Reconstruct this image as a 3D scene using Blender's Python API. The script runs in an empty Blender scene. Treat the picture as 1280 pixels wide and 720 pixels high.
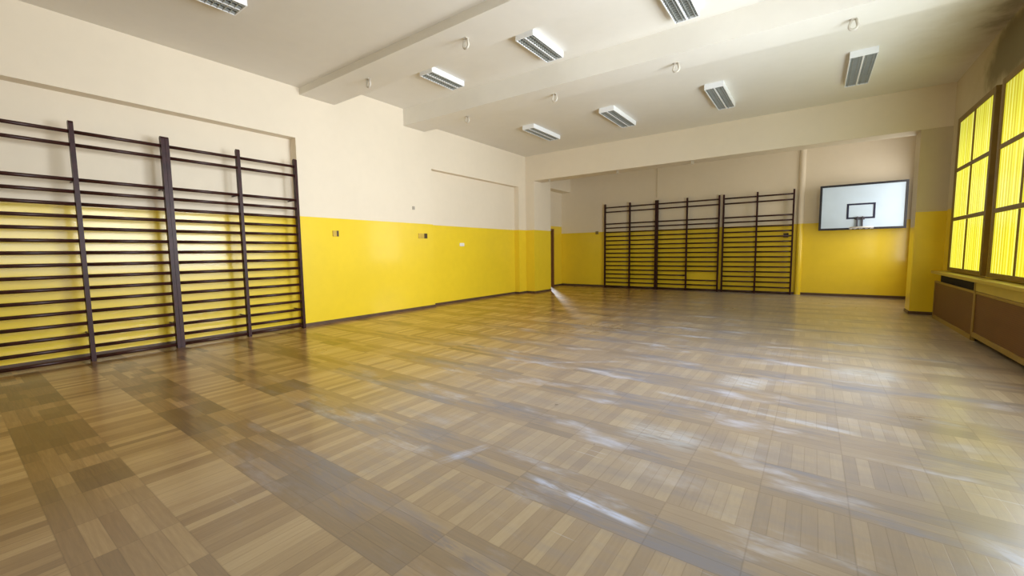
import bpy, math, random
from mathutils import Matrix, Vector
random.seed(7)
sc = bpy.context.scene
COL = sc.collection
PI = math.pi

# ------------------------------------------------------------------ helpers
class MB:
    """collects shapes into one mesh"""
    def __init__(s): s.v=[]; s.f=[]; s.m=[]; s.sm=[]
    def quad(s, pts, m=0, smooth=False):
        i=len(s.v); s.v += [tuple(p) for p in pts]
        s.f.append(tuple(range(i,i+len(pts)))); s.m.append(m); s.sm.append(smooth)
    def box(s, x0,x1,y0,y1,z0,z1, m=0):
        i=len(s.v)
        s.v += [(x0,y0,z0),(x1,y0,z0),(x1,y1,z0),(x0,y1,z0),(x0,y0,z1),(x1,y0,z1),(x1,y1,z1),(x0,y1,z1)]
        for f in ((0,3,2,1),(4,5,6,7),(0,1,5,4),(1,2,6,5),(2,3,7,6),(3,0,4,7)):
            s.f.append(tuple(i+k for k in f)); s.m.append(m); s.sm.append(False)
    def sweep(s, pts, prof, frames, m=0, caps=True, smooth=True, closed=False):
        """prof: list of 2d points; frames: (a,b) axes per path point"""
        i=len(s.v); n=len(prof); k=len(pts)
        for p,(a,b) in zip(pts,frames):
            for (q,r) in prof: s.v.append(tuple(Vector(p)+Vector(a)*q+Vector(b)*r))
        rng = k if closed else k-1
        for t in range(rng):
            t2=(t+1)%k
            for j in range(n):
                j2=(j+1)%n
                s.f.append((i+t*n+j,i+t*n+j2,i+t2*n+j2,i+t2*n+j)); s.m.append(m); s.sm.append(smooth)
        if caps and not closed:
            s.f.append(tuple(i+j for j in reversed(range(n)))); s.m.append(m); s.sm.append(False)
            s.f.append(tuple(i+(k-1)*n+j for j in range(n))); s.m.append(m); s.sm.append(False)
    def rod(s, p0, p1, r, n=12, m=0, ry=None):
        p0=Vector(p0); p1=Vector(p1); d=(p1-p0).normalized()
        up=Vector((0,0,1)) if abs(d.z)<.9 else Vector((1,0,0))
        a=d.cross(up).normalized(); b=a.cross(d).normalized()
        ry = ry or r
        prof=[(r*math.cos(2*PI*k/n), ry*math.sin(2*PI*k/n)) for k in range(n)]
        s.sweep([p0,p1],prof,[(a,b)]*2,m)
    def tube(s, pts, r, n=8, m=0, closed=False):
        P=[Vector(p) for p in pts]; fr=[]; prev=None
        for i,p in enumerate(P):
            if closed: d=(P[(i+1)%len(P)]-P[i-1]).normalized()
            else: d=(P[min(i+1,len(P)-1)]-P[max(i-1,0)]).normalized()
            if prev is None:
                up=Vector((0,0,1)) if abs(d.z)<.9 else Vector((1,0,0))
                a=d.cross(up).normalized()
            else:
                a=(prev-d*prev.dot(d)).normalized()
            prev=a; fr.append((a,d.cross(a).normalized()))
        prof=[(r*math.cos(2*PI*k/n), r*math.sin(2*PI*k/n)) for k in range(n)]
        s.sweep(P,prof,fr,m,closed=closed)
    def build(s, name, mats, parent=None, loc=(0,0,0), bevel=0):
        me=bpy.data.meshes.new(name); me.from_pydata([Vector(v)-Vector(loc) for v in s.v],[],s.f); 
        if not isinstance(mats,(list,tuple)): mats=[mats]
        for m in mats: me.materials.append(m)
        for p,mi,sm in zip(me.polygons,s.m,s.sm): p.material_index=mi; p.use_smooth=sm
        me.update()
        o=bpy.data.objects.new(name,me); COL.objects.link(o); o.location=loc
        if parent is not None:
            o.parent=parent; o.location=Vector(loc)-parent_world(parent)
        if bevel:
            b=o.modifiers.new('bevel','BEVEL'); b.width=bevel; b.segments=2; b.limit_method='ANGLE'
        return o
def parent_world(p):
    v=Vector((0,0,0))
    while p is not None: v+=p.location; p=p.parent
    return v
def tag(o,label=None,cat=None,group=None,kind=None):
    if label: o['label']=label
    if cat: o['category']=cat
    if group: o['group']=group
    if kind: o['kind']=kind
    return o
def empty(name, loc):
    o=bpy.data.objects.new(name,None); COL.objects.link(o); o.location=loc; o.empty_display_size=.1
    return o
def struct(o): o['kind']='structure'; return o

# ------------------------------------------------------------------ materials
class NT:
    def __init__(s,name):
        s.mat=bpy.data.materials.new(name); s.mat.use_nodes=True
        s.t=s.mat.node_tree; s.t.nodes.clear()
        s.out=s.n('ShaderNodeOutputMaterial'); s.bsdf=s.n('ShaderNodeBsdfPrincipled')
        s.t.links.new(s.bsdf.outputs[0],s.out.inputs[0])
    def n(s,t): return s.t.nodes.new(t)
    def link(s,a,inp):
        if hasattr(a,'is_output'): s.t.links.new(a,inp)
        else: inp.default_value=a
    def set(s,**k):
        for a,b in k.items(): s.link(b,s.bsdf.inputs[a.replace('_',' ')])
    def M(s,op,a,b=0.0,c=0.0,clamp=False):
        n=s.n('ShaderNodeMath'); n.operation=op; n.use_clamp=clamp
        for i,q in enumerate((a,b,c)): s.link(q,n.inputs[i])
        return n.outputs[0]
    def xyz(s,src='Object'):
        tc=s.n('ShaderNodeTexCoord'); sp=s.n('ShaderNodeSeparateXYZ'); s.t.links.new(tc.outputs[src],sp.inputs[0])
        return tc.outputs[src], sp.outputs[0], sp.outputs[1], sp.outputs[2]
    def comb(s,x,y,z=0.0):
        n=s.n('ShaderNodeCombineXYZ')
        for i,q in enumerate((x,y,z)): s.link(q,n.inputs[i])
        return n.outputs[0]
    def white(s,vec):
        n=s.n('ShaderNodeTexWhiteNoise'); n.noise_dimensions='3D'; s.link(vec,n.inputs['Vector']); return n.outputs['Value']
    def noise(s,vec,scale=5,detail=3,rough=.5):
        n=s.n('ShaderNodeTexNoise'); s.link(vec,n.inputs['Vector']); n.inputs['Scale'].default_value=scale
        n.inputs['Detail'].default_value=detail; n.inputs['Roughness'].default_value=rough
        return n.outputs['Fac']
    def ramp(s,fac,stops):
        n=s.n('ShaderNodeValToRGB'); s.link(fac,n.inputs[0]); e=n.color_ramp.elements
        while len(e)<len(stops): e.new(.5)
        for q,(p,c) in zip(e,stops): q.position=p; q.color=(*c,1) if not isinstance(c,float) else (c,c,c,1)
        return n.outputs[0]
    def step(s,v,a,b):
        n=s.n('ShaderNodeMapRange'); n.interpolation_type='SMOOTHSTEP'; s.link(v,n.inputs[0]); n.inputs[1].default_value=a; n.inputs[2].default_value=b
        return n.outputs[0]
    def mix(s,f,a,b,mode='MIX'):
        n=s.n('ShaderNodeMix'); n.data_type='RGBA'; n.blend_type=mode
        s.link(f,n.inputs[0])
        for q,i in ((a,6),(b,7)):
            if isinstance(q,tuple) and len(q)==3: q=(*q,1)
            s.link(q,n.inputs[i])
        return n.outputs[2]
    def bump(s,h,strength=.2,dist=.01):
        n=s.n('ShaderNodeBump'); n.inputs['Strength'].default_value=strength; n.inputs['Distance'].default_value=dist
        s.link(h,n.inputs['Height']); s.link(n.outputs[0],s.bsdf.inputs['Normal'])

def simple(name,col,rough=.5,var=.06,scale=6,metal=0.0,spec=.5,bump=0,emit=None,es=0):
    t=NT(name); v,x,y,z=t.xyz()
    n=t.noise(v,scale,4)
    a=tuple(max(0,c*(1-var)) for c in col); b=tuple(min(1,c*(1+var)) for c in col)
    t.set(Base_Color=t.ramp(n,[(.3,a),(.7,b)]),Roughness=rough,Metallic=metal)
    t.bsdf.inputs['Specular IOR Level'].default_value=spec
    if bump: t.bump(t.noise(v,scale*12,3),bump,.004)
    if emit: 
        t.bsdf.inputs['Emission Color'].default_value=(*emit,1); t.bsdf.inputs['Emission Strength'].default_value=es
    return t.mat

def wall_paint(name,col,rough,var,stain_shade=False,coat=0.0):
    t=NT(name); v,x,y,z=t.xyz()
    n=t.noise(v,.8,5,.6); n2=t.noise(v,6,3)
    f=t.M('ADD',t.M('MULTIPLY',n,.7),t.M('MULTIPLY',n2,.3))
    c=t.ramp(f,[(.3,tuple(q*(1-var) for q in col)),(.7,tuple(min(1,q*(1+var)) for q in col))])
    if stain_shade:   # old water staining by the window head, with the shade there painted in
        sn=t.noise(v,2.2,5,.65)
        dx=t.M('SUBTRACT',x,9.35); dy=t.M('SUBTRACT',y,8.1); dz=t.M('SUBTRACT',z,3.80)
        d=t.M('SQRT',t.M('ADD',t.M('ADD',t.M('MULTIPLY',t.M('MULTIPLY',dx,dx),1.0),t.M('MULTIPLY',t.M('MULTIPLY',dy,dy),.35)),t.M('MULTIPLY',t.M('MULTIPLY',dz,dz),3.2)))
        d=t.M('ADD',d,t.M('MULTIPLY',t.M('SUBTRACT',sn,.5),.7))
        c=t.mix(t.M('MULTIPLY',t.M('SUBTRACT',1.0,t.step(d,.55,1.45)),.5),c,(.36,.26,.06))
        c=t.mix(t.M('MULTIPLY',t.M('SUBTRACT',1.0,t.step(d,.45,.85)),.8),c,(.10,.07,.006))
    t.set(Base_Color=c,Roughness=rough)
    if coat:
        t.bsdf.inputs['Coat Weight'].default_value=coat; t.bsdf.inputs['Coat Roughness'].default_value=.12
    t.bump(t.M('ADD',t.noise(v,2.5,3),t.M('MULTIPLY',t.noise(v,40,2),.15)),.12,.02)
    return t.mat

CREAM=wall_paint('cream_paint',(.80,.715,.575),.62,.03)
CREAM_SHADE=wall_paint('cream_paint_shaded_stained',(.62,.54,.38),.6,.04,stain_shade=True)  # darker, yellower cream: shade on the window wall put into its colour
CEIL=wall_paint('ceiling_paint',(.80,.775,.71),.6,.03,stain_shade=True)
YEL=wall_paint('yellow_enamel',(.86,.63,.026),.30,.05,coat=.35)
BASE=simple('skirting_brown',(.10,.055,.03),.45,.15)
WOOD=simple('wall_bar_wood',(.036,.009,.010),.38,.35,14,spec=.22)
WOODR=simple('wall_bar_rung_wood',(.042,.013,.010),.35,.35,20,spec=.35)
STEEL=simple('dull_steel',(.35,.34,.32),.4,.1,metal=.8)
BODY=simple('lamp_white_enamel',(.84,.86,.88),.35,.02)
LOUV=simple('lamp_louvre_grey',(.42,.44,.42),.35,.05,metal=.35)
TUBE=simple('lamp_tube_glass',(.62,.64,.62),.3,.03)
REFL=simple('lamp_reflector',(.24,.25,.23),.35,.05,metal=.4)
HOOKM=simple('hook_painted',(.60,.56,.48),.5,.1)
BOARD=simple('backboard_white',(.60,.74,.90),.35,.03,3)
BLACK=simple('black_paint',(.012,.012,.02),.4,.1)
NAVY=simple('target_dark_blue',(.012,.014,.05),.4,.1)
RIM=simple('rim_pale_enamel',(.75,.74,.72),.4,.06)
BRKT=simple('bracket_dark_steel',(.07,.065,.09),.4,.1,metal=.3)
WFRAME=simple('window_frame_ochre',(.20,.12,.014),.45,.12)
SILL=simple('sill_paint',(.50,.37,.07),.35,.06)
COVF=simple('cover_frame_ochre',(.30,.18,.03),.4,.1)
SLOT=simple('slot_dark',(.015,.010,.006),.8,.1)
DOORW=simple('door_frame_brown',(.20,.085,.025),.4,.1)
SOCK=simple('socket_yellow',(.62,.42,.06),.4,.08)
SOCKB=simple('socket_dark',(.07,.04,.015),.5,.1)
WHITEP=simple('white_plastic',(.85,.84,.78),.35,.02)
CORR=simple('corridor_paint',(.7,.68,.62),.6,.03)

def perforated():
    t=NT('cover_panel_brown'); v,x,y,z=t.xyz()
    py=t.M('FRACT',t.M('MULTIPLY',y,42)); pz=t.M('FRACT',t.M('MULTIPLY',z,42))
    d=t.M('SQRT',t.M('ADD',t.M('POWER',t.M('SUBTRACT',py,.5),2),t.M('POWER',t.M('SUBTRACT',pz,.5),2)))
    hole=t.M('LESS_THAN',d,.22)
    c=t.mix(t.noise(v,4,4),(.13,.045,.008),(.17,.062,.012))
    t.set(Base_Color=t.mix(t.M('MULTIPLY',hole,.7),c,(.05,.018,.006)),Roughness=.5)
    return t.mat
PERF=perforated()

def pane_yellow():
    t=NT('yellow_ribbed_pane'); v,x,y,z=t.xyz()
    w=t.n('ShaderNodeTexNoise'); w.noise_dimensions='3D'
    t.link(t.comb(0.0,t.M('MULTIPLY',y,16.0),t.M('MULTIPLY',z,.07)),w.inputs['Vector']); w.inputs['Scale'].default_value=1.0; w.inputs['Detail'].default_value=3
    rib=t.M('MULTIPLY_ADD',t.M('SINE',t.M('MULTIPLY',y,2*PI/.095)),.5,.5)
    f=t.M('ADD',t.M('MULTIPLY',w.outputs['Fac'],.72),t.M('MULTIPLY',rib,.28))
    c=t.ramp(f,[(.25,(.58,.46,.010)),(.45,(.78,.70,.02)),(.58,(.88,.92,.085)),(.75,(1.05,1.06,.36))])
    t.set(Base_Color=(.25,.2,.02,1),Roughness=.25)
    t.link(c,t.bsdf.inputs['Emission Color'])
    # lower half of the window is backed by brighter sky
    t.link(t.M('MULTIPLY_ADD',t.step(z,3.4,2.6),.32,.70),t.bsdf.inputs['Emission Strength'])
    return t.mat
PANEY=pane_yellow()
def pane_day(name,col,s):
    t=NT(name); v,x,y,z=t.xyz()
    n=t.noise(v,1.2,2)
    t.set(Base_Color=(.1,.1,.1,1),Roughness=.2)
    t.link(t.mix(n,tuple(c*.9 for c in col),col),t.bsdf.inputs['Emission Color'])
    t.bsdf.inputs['Emission Strength'].default_value=s
    return t.mat
PANED=pane_day('daylight_pane',(.88,.94,1.0),4.5)
PANES=pane_day('daylight_pane_bright',(.86,.94,1.0),11.0)
PANEB=pane_day('daylight_pane_rear',(1.0,.96,.88),5.3)

def floor_mat():
    t=NT('worn_parquet'); v,x,y,z=t.xyz()
    u=t.M('DIVIDE',t.M('SUBTRACT',x,6.75),.375); w=t.M('DIVIDE',t.M('SUBTRACT',y,.598),.3715)
    row=t.M('FLOOR',w); cu=t.M('FLOOR',u)
    par=t.M('FLOORED_MODULO',row,2.0)                       # 0: boards along y, 1: boards along x
    inv=t.M('SUBTRACT',1.0,par)
    a=t.M('ADD',t.M('MULTIPLY',t.M('MULTIPLY',u,6.0),inv),t.M('MULTIPLY',t.M('MULTIPLY',w,5.0),par))
    ai=t.M('FLOOR',a); af=t.M('SUBTRACT',a,ai)
    idv=t.comb(ai,t.M('ADD',t.M('MULTIPLY',row,inv),t.M('MULTIPLY',cu,par)),t.M('MULTIPLY_ADD',par,3.7,.37))
    r1=t.white(idv)
    r2=t.white(t.comb(cu,row,11.3))
    r3=t.white(t.comb(row,4.4,t.M('FLOOR',t.M('DIVIDE',u,3.0))))
    # grain along the board
    gx=t.M('ADD',t.M('MULTIPLY',x,t.M('MULTIPLY_ADD',inv,70.0,5.0)),t.M('MULTIPLY',r1,37.0))
    gy=t.M('ADD',t.M('MULTIPLY',y,t.M('MULTIPLY_ADD',par,70.0,5.0)),t.M('MULTIPLY',r2,17.0))
    g=t.noise(t.comb(gx,gy,0.0),1.0,4,.6)
    big=t.noise(v,.55,3,.55)
    f=t.M('ADD',t.M('MULTIPLY',r1,.42),t.M('ADD',t.M('MULTIPLY',r2,.15),t.M('MULTIPLY_ADD',g,.45,.06)))
    f=t.M('SUBTRACT',f,t.M('MULTIPLY',par,.20))
    c=t.ramp(f,[(.10,(.12,.058,.018)),(.36,(.255,.145,.058)),(.62,(.41,.275,.135)),(.95,(.60,.46,.27))])
    # darker re-laid squares at the left
    left=t.M('MULTIPLY',t.step(x,5.2,3.0),t.step(y,2.2,.9))
    half=t.white(t.comb(t.M('FLOOR',t.M('MULTIPLY',u,2.0)),t.M('FLOOR',t.M('MULTIPLY',w,2.0)),3.1))
    c=t.mix(t.M('MULTIPLY',t.M('MULTIPLY',left,t.M('GREATER_THAN',half,.58)),t.M('MULTIPLY_ADD',par,.55,.10)),c,(.115,.055,.014))
    # warmer tint to the left, paler to the right
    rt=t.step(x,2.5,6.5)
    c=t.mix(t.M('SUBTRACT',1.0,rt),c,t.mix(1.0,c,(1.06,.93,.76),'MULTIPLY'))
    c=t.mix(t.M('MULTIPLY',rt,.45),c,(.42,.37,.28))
    # worn middle of the hall, its bluish window sheen painted into the colour
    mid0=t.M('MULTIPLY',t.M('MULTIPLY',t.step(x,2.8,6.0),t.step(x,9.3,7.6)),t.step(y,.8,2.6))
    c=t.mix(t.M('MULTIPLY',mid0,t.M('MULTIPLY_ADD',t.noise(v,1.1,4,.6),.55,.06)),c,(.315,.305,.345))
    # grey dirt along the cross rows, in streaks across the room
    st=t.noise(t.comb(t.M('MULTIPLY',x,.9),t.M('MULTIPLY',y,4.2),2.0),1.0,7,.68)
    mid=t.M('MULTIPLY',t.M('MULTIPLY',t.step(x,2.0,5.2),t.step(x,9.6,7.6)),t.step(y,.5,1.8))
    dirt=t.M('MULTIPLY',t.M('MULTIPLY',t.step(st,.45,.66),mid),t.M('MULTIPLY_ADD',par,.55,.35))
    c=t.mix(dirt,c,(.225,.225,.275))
    # pale bluish scuffs, part of the floor's sheen painted in with them
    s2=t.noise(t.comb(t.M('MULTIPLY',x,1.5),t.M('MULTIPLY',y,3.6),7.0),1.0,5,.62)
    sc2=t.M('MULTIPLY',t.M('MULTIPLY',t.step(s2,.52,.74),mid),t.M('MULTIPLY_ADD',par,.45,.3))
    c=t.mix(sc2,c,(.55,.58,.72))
    # individual rubbed marks
    def mark(ax,ay,bx,by,wd,col,amt,seed):
        nonlocal c
        L=math.hypot(bx-ax,by-ay); ux,uy=(bx-ax)/L,(by-ay)/L
        px=t.M('SUBTRACT',x,ax); py=t.M('SUBTRACT',y,ay)
        al=t.M('ADD',t.M('MULTIPLY',px,ux),t.M('MULTIPLY',py,uy)); ac=t.M('ABSOLUTE',t.M('SUBTRACT',t.M('MULTIPLY',py,ux),t.M('MULTIPLY',px,uy)))
        ends=t.M('MULTIPLY',t.step(al,-.08,.12),t.step(al,L+.08,L-.12))
        nz=t.noise(t.comb(t.M('MULTIPLY',al,6.0),t.M('MULTIPLY',ac,30.0),seed),1.0,4,.6)
        k=t.M('MULTIPLY',t.M('MULTIPLY',t.step(ac,wd,wd*.25),ends),t.step(nz,.30,.62))
        c=t.mix(t.M('MULTIPLY',k,amt),c,col)
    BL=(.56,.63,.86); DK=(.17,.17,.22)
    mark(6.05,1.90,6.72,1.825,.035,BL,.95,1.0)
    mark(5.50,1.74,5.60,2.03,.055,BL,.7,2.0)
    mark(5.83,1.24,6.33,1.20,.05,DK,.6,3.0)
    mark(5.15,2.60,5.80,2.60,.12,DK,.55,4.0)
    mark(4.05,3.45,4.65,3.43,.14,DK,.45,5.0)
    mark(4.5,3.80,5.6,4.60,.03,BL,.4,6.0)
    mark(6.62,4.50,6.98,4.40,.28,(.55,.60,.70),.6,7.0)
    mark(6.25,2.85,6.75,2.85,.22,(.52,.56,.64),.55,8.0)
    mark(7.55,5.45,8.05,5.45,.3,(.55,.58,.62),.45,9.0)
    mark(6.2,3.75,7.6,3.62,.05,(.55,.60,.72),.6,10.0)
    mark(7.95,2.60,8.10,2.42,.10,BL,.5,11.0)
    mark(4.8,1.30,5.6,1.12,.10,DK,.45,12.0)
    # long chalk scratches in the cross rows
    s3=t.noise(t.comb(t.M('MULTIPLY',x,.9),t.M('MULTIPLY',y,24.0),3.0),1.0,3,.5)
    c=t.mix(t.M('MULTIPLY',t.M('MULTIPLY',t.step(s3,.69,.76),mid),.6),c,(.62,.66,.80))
    # joints
    e=t.M('MINIMUM',af,t.M('SUBTRACT',1.0,af)); gap=t.M('SUBTRACT',1.0,t.step(e,.0,.045))
    fu=t.M('FRACT',u); eu=t.M('MINIMUM',fu,t.M('SUBTRACT',1.0,fu)); fw=t.M('FRACT',w); ew=t.M('MINIMUM',fw,t.M('SUBTRACT',1.0,fw))
    sq=t.M('SUBTRACT',1.0,t.step(t.M('MINIMUM',eu,ew),.002,.014))
    j=t.M('MAXIMUM',t.M('MULTIPLY',gap,.30),t.M('MULTIPLY',sq,.22))
    c=t.mix(j,c,(.085,.05,.028))
    sp=t.noise(v,9,2); c=t.mix(t.M('MULTIPLY',t.step(sp,.76,.79),.6),c,(.07,.045,.03))
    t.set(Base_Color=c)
    rough=t.M('ADD',.22,t.M('ADD',t.M('MULTIPLY',big,.16),t.M('MULTIPLY',t.M('MAXIMUM',dirt,sc2),.16)))
    t.bsdf.inputs['Coat Weight'].default_value=.4; t.bsdf.inputs['Coat Roughness'].default_value=.17
    t.link(rough,t.bsdf.inputs['Roughness'])
    t.bsdf.inputs['Specular IOR Level'].default_value=.5
    h=t.M('SUBTRACT',t.M('ADD',t.M('MULTIPLY',r1,.25),t.M('MULTIPLY',big,.8)),t.M('MULTIPLY',j,.6))
    t.bump(h,.18,.006)
    return t.mat
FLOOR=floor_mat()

# ------------------------------------------------------------------ room shell
ZY=1.955; D=14.0; XR=9.256; YB=10.889; YF=-3.0; TOP=4.6
C1,C2,C3=4.15,4.39,4.19; ZB=4.035; ZB3=3.435; XL=-.47

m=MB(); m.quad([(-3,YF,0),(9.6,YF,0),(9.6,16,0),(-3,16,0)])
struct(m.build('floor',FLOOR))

m=MB()
def slab(y0,y1,z): m.box(-.6,9.5,y0,y1,z,TOP)
slab(YF,4.2,C1); slab(4.2,6.5,C2); slab(6.5,D,C3)
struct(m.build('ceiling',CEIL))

# beams across the room
m=MB()
def skewbeam(ya,yb,k,z0,z1):
    x0,x1=-.05,9.4
    P=lambda x,y,z:(x,y+k*x,z)
    v=[P(x0,ya,z0),P(x1,ya,z0),P(x1,yb,z0),P(x0,yb,z0),P(x0,ya,z1),P(x1,ya,z1),P(x1,yb,z1),P(x0,yb,z1)]
    mm=MB(); 
    for f in ((0,3,2,1),(4,5,6,7),(0,1,5,4),(1,2,6,5),(2,3,7,6),(3,0,4,7)): mm.quad([v[i] for i in f])
    return mm
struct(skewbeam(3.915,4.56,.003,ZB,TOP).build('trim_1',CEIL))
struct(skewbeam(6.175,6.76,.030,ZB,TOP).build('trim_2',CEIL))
m=MB(); m.box(-.5,9.4,YB-.012,YB+.45,ZB3,TOP); struct(m.build('trim_3',CREAM))
m=MB(); m.box(-.55,-.09,YB+.45,D+.02,3.45,TOP); struct(m.build('trim_4',CREAM))

def vsplit(m, a, b, z0, z1, zy=ZY, flip=False):
    """vertical wall strip between floor points a and b, split into enamel (1) and cream (0)"""
    for (p,q,mi) in ((z0,min(zy,z1),1),(max(zy,z0),z1,0)):
        if q-p>1e-4:
            m.quad([(*a,p),(*b,p),(*b,q),(*a,q)],mi)

# left wall with its two shallow niches
m=MB()
N1=(-1.6,3.80,3.29,-.20); N2=(6.955,10.50,3.238,-.165)
vsplit(m,(0,YF),(0,N1[0]),0,TOP); vsplit(m,(0,N1[1]),(0,N2[0]),0,TOP); vsplit(m,(0,N2[1]),(0,YB+.05),0,TOP)
for (y0,y1,zt,xd) in (N1,N2):
    vsplit(m,(0,y0),(0,y1),zt,TOP)
    vsplit(m,(xd,y0),(xd,y1),0,zt)
    vsplit(m,(0,y0),(xd,y0),0,zt); vsplit(m,(xd,y1),(0,y1),0,zt)
    m.quad([(0,y0,zt),(xd,y0,zt),(xd,y1,zt),(0,y1,zt)],0)
struct(m.build('wall_left',[CREAM,YEL]))
# left column
m=MB()
xc,yc2=.307,11.88
vsplit(m,(-.5,YB),(xc,YB),0,TOP); vsplit(m,(xc,YB),(xc,yc2),0,TOP); vsplit(m,(xc,yc2),(-.5,yc2),0,TOP)
struct(m.build('trim_5',[CREAM,YEL]))
# rear left wall with the doorway
m=MB(); DY0,DY1,DZ=12.05,13.36,2.06; YH=2.21
vsplit(m,(XL,YB),(XL,DY0-.1),0,TOP,YH); vsplit(m,(XL,DY1+.06),(XL,D),0,TOP,YH)
vsplit(m,(XL,DY0-.1),(XL,DY1+.06),DZ+.05,TOP,YH)
struct(m.build('wall_rear_left',[CREAM,YEL]))
dr=empty('door_1',(XL,(DY0+DY1)/2,0)); struct(dr)
m=MB(); m.box(XL-.14,XL+.015,DY0-.1,DY0,0,DZ+.05); m.box(XL-.14,XL+.015,DY1,DY1+.06,0,DZ+.05); m.box(XL-.14,XL+.015,DY0,DY1,DZ,DZ+.05)
m.build('door_frame',DOORW,dr,bevel=.004)
# corridor beyond the doorway (open to the daylight at its far end)
m=MB(); m.quad([(-3,11.2,0),(XL-.14,11.2,0),(XL-.14,11.2,3),(-3,11.2,3)]); m.quad([(-3,11.2,0),(-3,16,0),(-3,16,3),(-3,11.2,3)]); m.quad([(XL-.14,D,0),(XL-.14,16,0),(XL-.14,16,3),(XL-.14,D,3)])
m.quad([(-3,11.2,3),(XL-.14,11.2,3),(XL-.14,16,3),(-3,16,3)])
struct(m.build('wall_corridor',CORR))

# back wall
m=MB(); vsplit(m,(XL-.05,D),(9.6,D),0,TOP); struct(m.build('wall_back',[CREAM,YEL]))
# rounded pipe casing on the back wall
m=MB()
cx,r=6.975,.075; pts=[(cx-r*math.cos(a),D-.9*r*math.sin(a)) for a in [PI*k/12 for k in range(13)]]
for a,b in zip(pts[:-1],pts[1:]):
    for (z0,z1,mi) in ((0,ZY,1),(ZY,TOP,0)):
        m.quad([(*a,z0),(*b,z0),(*b,z1),(*a,z1)],mi,True)
struct(m.build('trim_6',[CREAM,YEL]))
# front wall behind the camera
m=MB(); vsplit(m,(-.5,YF),(9.6,YF),0,TOP); struct(m.build('wall_front',[CREAM,YEL]))

# right wall, with openings
WZ0,WZ1=.865,3.42
WINS=[(8.50,10.31),(6.45,8.26),(4.40,6.21),(2.35,4.16),(.30,2.11),(11.75,13.55)]
m=MB(); ys=sorted(WINS); cur=YF
for (a,b) in ys:
    vsplit(m,(XR,cur),(XR,a),0,TOP); vsplit(m,(XR,a),(XR,b),0,WZ0); vsplit(m,(XR,a),(XR,b),WZ1,TOP)
    for p in ((a),(b)): vsplit(m,(XR,p),(XR+.2,p),WZ0,WZ1)
    m.quad([(XR,a,WZ0),(XR+.2,a,WZ0),(XR+.2,b,WZ0),(XR,b,WZ0)],0); m.quad([(XR,a,WZ1),(XR+.2,a,WZ1),(XR+.2,b,WZ1),(XR,b,WZ1)],0)
    cur=b
vsplit(m,(XR,cur),(XR,D),0,TOP)
struct(m.build('wall_right',[CREAM_SHADE,YEL]))
# right column: enamel line is lower on the side facing the hall
m=MB(); xr0,yr2=8.835,YB+.45
vsplit(m,(xr0,YB),(XR+.01,YB),0,TOP,1.93); vsplit(m,(xr0,YB),(xr0,yr2),0,TOP,1.66); vsplit(m,(xr0,yr2),(XR+.01,yr2),0,TOP)
struct(m.build('trim_7',[CREAM_SHADE,YEL]))

# windows
for i,(a,b) in enumerate(WINS):
    w=empty('window_%d'%(i+1),(XR,(a+b)/2,WZ0)); struct(w)
    m=MB(); x0,x1=XR-.055,XR+.06; t=.085
    far=.10 if i==0 else t
    m.box(x0,x1,a,a+t,WZ0,WZ1); m.box(x0,x1,b-far,b,WZ0,WZ1)
    m.box(x0,x1,a+t,b-far,WZ0,WZ0+.06); m.box(x0,x1,a+t,b-far,WZ1-.085,WZ1)
    zs=[WZ0+.06,1.735,2.55,WZ1-.085]
    for z in zs[1:3]: m.box(x0+.002,x1,a+t,b-far,z-.030,z+.030)
    c=(a+b)/2
    for z0,z1 in ((zs[0],zs[1]-.033),(zs[1]+.033,zs[2]-.033),(zs[2]+.033,zs[3])): m.box(x0+.004,x1,c-.024,c+.024,z0,z1)
    m.build('window_frame',WFRAME,w,bevel=.006)
    m=MB(); px=XR-.04
    m.quad([(px,a+.02,WZ0+.02),(px,b-.02,WZ0+.02),(px,b-.02,WZ1-.02),(px,a+.02,WZ1-.02)])
    m.build('pane',PANEY if i<2 else (PANEB if i==5 else (PANEY if i==4 else (PANES if i==2 else PANED))),w)

# sill, running along the whole window wall up to the column
m=MB(); m.box(9.06,XR+.05,YF,10.66,.795,.845); struct(m.build('trim_8',SILL,bevel=.008))
m=MB(); m.box(9.10,9.13,YF,8.20,.675,.795); struct(m.build('trim_9',SILL,bevel=.004))

# skirting
def strip(m,a,b,n,h=.055,t=.014):
    (x0,y0),(x1,y1)=a,b; dx,dy=n[0]*t,n[1]*t
    m.box(min(x0,x1,x0+dx,x1+dx),max(x0,x1,x0+dx,x1+dx),min(y0,y1,y0+dy,y1+dy),max(y0,y1,y0+dy,y1+dy),0,h)
m=MB()
strip(m,(N1[3],N1[0]),(N1[3],N1[1]),(1,0)); strip(m,(N1[3],N1[1]),(0,N1[1]),(0,-1)); strip(m,(0,N1[1]),(0,N2[0]),(1,0))
strip(m,(N2[3],N2[0]),(N2[3],N2[1]),(1,0)); strip(m,(N2[3],N2[1]),(0,N2[1]),(0,-1)); strip(m,(0,N2[1]),(0,YB),(1,0))
strip(m,(0,YB),(xc+.014,YB),(0,-1)); strip(m,(xc,YB),(xc,yc2),(1,0)); strip(m,(XL,DY1+.06),(XL,D),(1,0))
struct(m.build('baseboard_left',BASE))
m=MB(); strip(m,(XL,D),(9.25,D),(0,-1),.065); struct(m.build('baseboard_back',BASE))
m=MB(); strip(m,(xr0-.014,YB),(XR,YB),(0,-1)); strip(m,(xr0,YB),(xr0,yr2),(-1,0)); struct(m.build('baseboard_right',BASE))

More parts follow.
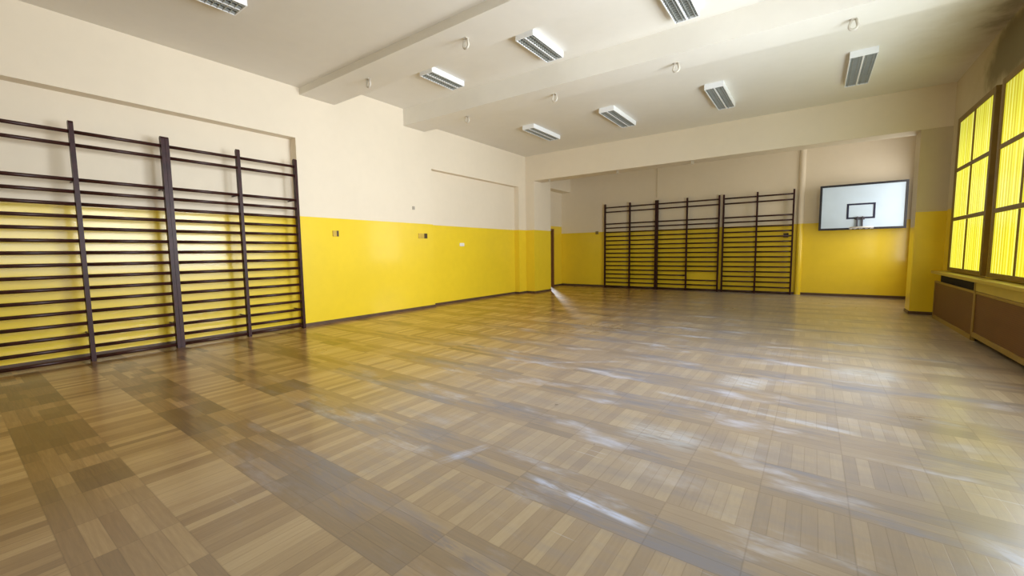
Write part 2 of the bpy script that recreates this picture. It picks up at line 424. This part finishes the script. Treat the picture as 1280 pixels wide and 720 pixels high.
# ------------------------------------------------------------------ wall bars
RZ=[2.774,2.621,2.212,2.069,1.922,1.776,1.630,1.483,1.340,1.196,1.053,.910,.767,.622,.477,.332,.186,.045]
GB='wooden wall bar units'
def wall_bars(label, side, posts, base, wall, missing=()):
    """posts: positions along the wall; side 'L' (left wall, posts along y) or 'B' (back wall, posts along x)"""
    def T(a,d,z):            # a along the wall, d out from the wall plane
        return (wall+d,a,z) if side=='L' else (a,wall-d,z)
    mid=posts[1]
    root=empty('wall_bars',T(mid,base,0)); tag(root,label,'wall bars',GB)
    W2=.0215; D0,D1=base-.04,base+.035
    for p in posts:
        m=MB()
        # post: rounded-top plank
        prof=[]
        ztop=2.90
        n=8
        outline=[(D0,0),(D1,0)]+[((D0+D1)/2+(D1-D0)/2*math.cos(PI*k/n), ztop-.03+.03*math.sin(PI*k/n)) for k in range(n+1)]
        A=[T(p-W2,d,z) for d,z in outline]; B=[T(p+W2,d,z) for d,z in outline]
        m.quad(A); m.quad(list(reversed(B)))
        for k in range(len(A)):
            k2=(k+1)%len(A); m.quad([A[k],A[k2],B[k2],B[k]])
        po=m.build('post',WOOD,root,loc=T(p,base,0),bevel=.004)
        for z in (2.212,.332):
            q0=T(p-.008,0,z); q1=T(p+.008,D0+.005,z)
            mb=MB(); mb.box(min(q0[0],q1[0]),max(q0[0],q1[0]),min(q0[1],q1[1]),max(q0[1],q1[1]),z-.008,z+.008)
            mb.build('wall_bracket',WOOD,root,loc=q0)
    for bay in range(2):
        a0,a1=posts[bay]+W2-.006,posts[bay+1]-W2+.006
        for k,z in enumerate(RZ):
            if (bay,k) in missing: continue
            m=MB(); m.rod(T(a0,base,z),T(a1,base,z),.018,12,ry=.0215)
            m.build('rung',WOODR,root,loc=T((a0+a1)/2,base,z))
    return root
LW=N1[3]; LB=.10-LW
wall_bars('dark brown wall bars on the left wall, nearer unit cut by the picture edge','L',[.185,1.068,1.928],LB,LW)
wall_bars('dark brown wall bars on the left wall, farther complete unit beside the bare yellow wall','L',[1.974,2.842,3.712],LB,LW)
wall_bars('dark brown wall bars on the back wall, leftmost unit nearest the doorway','B',[1.335,2.222,3.092],.12,D)
wall_bars('dark brown wall bars on the back wall, middle unit with one rung missing','B',[3.148,4.055,4.965],.12,D,missing=((1,14),))
wall_bars('dark brown wall bars on the back wall, rightmost unit next to the basketball backboard','B',[5.085,5.950,6.815],.12,D)

# ------------------------------------------------------------------ ceiling lamps
def lamp(x0,x1,y0,y1,zc,label,h=.095):
    root=empty('ceiling_lamp',((x0+x1)/2,(y0+y1)/2,zc)); tag(root,label,'ceiling lamp','louvred ceiling lamps')
    m=MB(); e=.014; z0=zc-h; q=.016
    m.box(x0,x1,y0,y1,zc-.012,zc)                                   # back plate
    m.box(x0,x0+e,y0,y1,z0,zc-.012); m.box(x1-e,x1,y0,y1,z0,zc-.012)
    m.box(x0+e,x1-e,y0,y0+q,z0,zc-.012); m.box(x0+e,x1-e,y1-q,y1,z0,zc-.012)
    xm=(x0+x1)/2; m.box(xm-.011,xm+.011,y0+q,y1-q,z0,z0+.03)
    m.build('housing',BODY,root,bevel=.003)
    m=MB(); m.box(x0+e,x1-e,y0+q,y1-q,zc-.03,zc-.012); m.build('reflector',REFL,root)
    for (a,b) in ((x0+e,xm-.011),(xm+.011,x1-e)):
        m=MB(); n=int((y1-y0-.03)/.055)
        for k in range(1,n):
            y=y0+q+(y1-y0-2*q)*k/n; m.box(a,b,y-.004,y+.004,z0+.002,z0+.045)
        c=(a+b)/2
        for g in (-.25,.25):
            xx=c+(b-a)*g; m.box(xx-.003,xx+.003,y0+q,y1-q,z0+.002,z0+.03)
        m.build('louvre',LOUV,root)
        m=MB(); m.rod((c,y0+.055,zc-.046),(c,y1-.055,zc-.046),.013,10); m.build('tube',TUBE,root)
    return root
lamp(1.75,2.07,1.36,2.27,C1,'louvred ceiling lamp at the top left corner, cut off by the picture edge')
lamp(1.73,2.03,5.10,5.90,C2,'leftmost louvred lamp between the two ceiling beams, above the bare yellow wall')
lamp(3.72,4.02,5.12,6.00,C2,'middle louvred lamp between the two ceiling beams')
lamp(5.68,5.99,5.12,6.06,C2,'louvred lamp between the two ceiling beams, cut by the top picture edge')
lamp(1.72,2.03,8.22,9.45,C3,'leftmost louvred lamp of the far row, nearest the left wall')
lamp(3.62,3.94,8.22,9.52,C3,'second louvred lamp from the left in the far row')
lamp(5.62,5.93,8.22,9.56,C3,'third louvred lamp from the left in the far row')
lamp(7.63,7.96,8.24,9.65,C3,'rightmost louvred lamp of the far row, nearest the yellow windows')

# ------------------------------------------------------------------ ceiling hooks
def hook(x,y,z,label,s=1.0):
    root=empty('ceiling_hook',(x,y,z)); tag(root,label,'hook','ceiling eye hooks')
    m=MB(); m.box(x-.03*s,x+.03*s,y-.03*s,y+.03*s,z-.008,z); m.build('plate',HOOKM,root)
    m=MB(); pts=[]
    R=.042*s; zc=z-.085*s
    pts.append((x-R*.55,y,z-.006))
    for k in range(0,17):
        a=PI*.86+ (PI*1.28)*k/16
        pts.append((x+R*math.cos(a),y,zc+R*math.sin(a)))
    pts.append((x+R*.55,y,z-.006))
    m.tube(pts,.015*s,8); m.build('eye',HOOKM,root)
for x,y,l in [(1.497,4.235,'eye hook on the nearest ceiling beam, nearer the left wall'),(3.562,4.235,'eye hook on the nearest ceiling beam, right of the other one')]:
    hook(x,y,ZB,l)
for x,y,l in [(1.508,6.55,'leftmost eye hook under the second ceiling beam'),(3.514,6.60,'second eye hook from the left under the second ceiling beam'),
              (5.551,6.65,'third eye hook from the left under the second ceiling beam'),(7.591,6.73,'rightmost eye hook under the second ceiling beam, near the windows')]:
    hook(x,y,ZB,l)
for x,l in [(.80,'small eye hook under the far low beam beside the left column'),(2.93,'small eye hook under the far low beam above the leftmost back wall bars'),(4.83,'small eye hook under the far low beam above the middle back wall bars')]:
    hook(x,YB+.09,ZB3,l,.6)

# ------------------------------------------------------------------ basketball hoop
yb=13.72
root=empty('basketball_hoop',(8.235,D,2.3)); tag(root,'white basketball backboard with black border and pale ring on the back wall','basketball hoop')
bx0,bx1,bz0,bz1=7.385,9.085,1.735,2.885
m=MB(); m.box(bx0+.04,bx1-.04,yb,yb+.03,bz0+.04,bz1-.04); m.build('backboard',BOARD,root)
m=MB(); t=.05
m.box(bx0,bx1,yb-.012,yb+.05,bz0,bz0+t); m.box(bx0,bx1,yb-.012,yb+.05,bz1-t,bz1)
m.box(bx0,bx0+t,yb-.012,yb+.05,bz0+t,bz1-t); m.box(bx1-t,bx1,yb-.012,yb+.05,bz0+t,bz1-t)
m.build('border_frame',BLACK,root)
m=MB(); a0,a1,c0,c1=7.95,8.505,2.005,2.39; t=.042; y0,y1=yb-.006,yb+.002
m.box(a0,a1,y0,y1,c1-t,c1); m.box(a0,a1,y0,y1,c0,c0+t); m.box(a0,a0+t,y0,y1,c0+t,c1-t); m.box(a1-t,a1,y0,y1,c0+t,c1-t)
m.build('target_rectangle',NAVY,root)
m=MB()
for q in (8.165,8.265): m.box(q-.014,q+.014,yb-.05,yb-.006,1.80,2.06)
m.box(8.12,8.31,yb-.03,yb-.006,1.98,2.05); m.box(8.13,8.30,yb-.20,yb-.006,1.775,1.80)
m.build('ring_bracket',BRKT,root,bevel=.004)
m=MB(); R=.215; cy=yb-.17-R
m.tube([(8.225+R*math.cos(2*PI*k/40),cy+R*math.sin(2*PI*k/40),1.775) for k in range(40)],.014,8,closed=True)
ring=m.build('ring',RIM,root)
for k in range(12):
    a=2*PI*k/12; xx,yy=8.225+R*math.cos(a),cy+R*math.sin(a); m=MB()
    m.tube([(xx+.016*math.cos(b),yy,1.755+.016*math.sin(b)) for b in [2*PI*j/10 for j in range(10)]],.004,6,closed=True)
    m.build('net_hook',RIM,ring,loc=(xx,yy,1.755))
for q in (7.7,8.77):
    for z in (1.95,2.65):
        m=MB(); m.box(q-.03,q+.03,yb+.03,D,z-.03,z+.03); m.build('mounting_arm',BRKT,root,loc=(q,D,z))

# ------------------------------------------------------------------ radiator covers
def cover(y0,y1,label,gap):
    root=empty('radiator_cover',(9.18,(y0+y1)/2,0)); tag(root,label,'radiator cover','radiator covers under the windows')
    x=9.095; e=.05
    top=.672; zb=.0 if gap else .055
    m=MB()
    m.box(x,x+.03,y0,y1,top-.035,top); m.box(x-.004,x+.03,y0,y1,zb,zb+.065)
    m.box(x-.004,x+.03,y0,y0+e*.8,0,top-.0); m.box(x-.004,x+.03,y1-e*.6,y1,0,top)
    m.build('cover_frame',COVF,root,bevel=.004)
    m=MB(); m.box(x+.008,x+.02,y0+.02,y1-.02,zb+.05,top-.03); m.build('panel',PERF,root)
    m=MB(); m.box(x+.07,x+.08,y0+.02,y1-.02,0.002,.79); m.build('backing',SLOT,root)
    if gap:
        m=MB(); m.box(x,x+.03,y0,y0+.05,top,.79); m.build('support_post',COVF,root)
cover(8.195,10.50,'brown perforated radiator cover under the windows, beside the right column, open slot above',True)
cover(5.90,8.190,'brown perforated radiator cover at the right picture edge, raised off the floor',False)

# ------------------------------------------------------------------ small fittings on the walls
def outlet(y0,y1,z0,z1,label):
    root=empty('wall_socket',(0,(y0+y1)/2,(z0+z1)/2)); tag(root,label,'wall socket','recessed sockets in the yellow wall')
    ym=y0+(y1-y0)*.62
    m=MB(); m.box(0,.022,y0,ym,z0,z1); m.build('plate',SOCK,root,bevel=.004)
    m=MB(); m.box(0,.014,ym,y1,z0,z1); m.build('dark_slot',SOCKB,root)
    m=MB(); m.rod((.02,(y0+ym)/2,(z0+z1)/2),(.026,(y0+ym)/2,(z0+z1)/2),.022,16); m.build('button',SOCK,root)
outlet(4.40,4.52,1.618,1.725,'small square wall socket on the yellow wall beside the left wall bars')
outlet(6.49,6.755,1.622,1.735,'small square wall socket on the yellow wall at the edge of the shallow niche')
m=MB(); y,z=8.11,1.485
m.box(N2[3],N2[3]+.02,y-.085,y+.085,z-.035,z+.05); m.box(N2[3]+.02,N2[3]+.035,y-.03,y+.05,z-.015,z+.035)
tag(m.build('wall_fitting',WHITEP,None,loc=(N2[3],y,z),bevel=.006),'small white plastic fitting on the yellow wall inside the shallow niche','wall fitting')
m=MB(); m.box(0,.02,6.34,6.40,2.255,2.33); m.rod((.02,6.37,2.29),(.035,6.37,2.29),.015,10)
tag(m.build('wall_peg',simple('peg_grey',(.42,.38,.32),.5),None,loc=(0,6.37,2.29),bevel=.003),'tiny grey peg on the cream wall above the yellow band','peg')
m=MB(); m.box(.93,1.03,D-.03,D+.01,1.88,1.985); m.box(.95,1.01,D-.036,D-.03,1.90,1.965)
tag(m.build('junction_box',simple('box_olive',(.25,.18,.04),.5),None,loc=(.98,D,1.93),bevel=.004),'small square junction box on the back wall left of the wall bars','junction box','junction boxes on the back wall')
m=MB(); m.box(6.60,6.72,D-.04,D+.01,1.59,1.71); m.box(6.625,6.695,D-.046,D-.04,1.615,1.685)
tag(m.build('junction_box',simple('box_brown',(.06,.035,.015),.5),None,loc=(6.66,D,1.65),bevel=.004),'small dark junction box behind the rungs of the rightmost back wall bars','junction box','junction boxes on the back wall')
m=MB(); m.box(3.065,3.09,D-.014,D,3.0,TOP)
tag(m.build('cable_conduit',simple('conduit_cream',(.62,.54,.40),.5),None,loc=(3.08,D,3.0)),'thin cream cable conduit running up the back wall above the bars','cable conduit')

# ------------------------------------------------------------------ light
def light(name,kind,loc,target,energy,col,**k):
    l=bpy.data.lights.new(name,kind); l.energy=energy; l.color=col
    for a,b in k.items(): setattr(l,a,b)
    o=bpy.data.objects.new(name,l); COL.objects.link(o); o.location=loc
    o.rotation_euler=(Vector(target)-Vector(loc)).to_track_quat('-Z','Y').to_euler(); return o
# daylight falling out of the corridor through the doorway
light('corridor_daylight','SPOT',(-2.55,15.9,2.6),(1.6,10.6,0),900,(.78,.88,1.0),spot_size=math.radians(38),spot_blend=.3,shadow_soft_size=.12)
# daylight through the two unseen bright windows beside the camera
for (a,b),e in ((WINS[2],112),(WINS[3],86),(WINS[4],40)):
    o=light('window_daylight_and_fill','AREA',(XR-.07,(a+b)/2,2.15),(0,(a+b)/2+.5,2.45),e,(.90,.95,1.0),shape='RECTANGLE',size=1.6,size_y=2.4,spread=math.radians(105))
o=light('window_daylight_and_fill','AREA',(XR-.075,6.88,2.1),(4.6,8.6,4.1),70,(.80,.91,1.0),shape='RECTANGLE',size=.7,size_y=2.3,spread=math.radians(120))  # extra lamp added out of view to brighten the far bay's ceiling
w=bpy.data.worlds.new('world'); sc.world=w; w.use_nodes=True
w.node_tree.nodes['Background'].inputs[0].default_value=(.6,.7,.8,1); w.node_tree.nodes['Background'].inputs[1].default_value=.3

# ------------------------------------------------------------------ camera
f,yaw,pitch,roll=520.54,.626396,-.085713,-.013075
cy_,sy_,cp,sp=math.cos(yaw),math.sin(yaw),math.cos(pitch),math.sin(pitch)
F=Vector((-sy_*cp,cy_*cp,sp)); R_=Vector((cy_,sy_,0)); U=R_.cross(F)
R2=R_*math.cos(roll)+U*math.sin(roll); U2=-R_*math.sin(roll)+U*math.cos(roll)
cam=bpy.data.cameras.new('camera'); cam.sensor_width=36; cam.lens=f/1280*36; cam.clip_start=.05
co=bpy.data.objects.new('camera',cam); COL.objects.link(co)
M4=Matrix((R2,U2,-F)).transposed().to_4x4(); M4.translation=Vector((7.30972,0,1.27792)); co.matrix_world=M4
sc.camera=co
sc.view_settings.view_transform='Standard'; sc.view_settings.look='None'; sc.view_settings.exposure=0.0
sc.cycles.use_denoising=True
sc.cycles.max_bounces=10; sc.cycles.diffuse_bounces=6
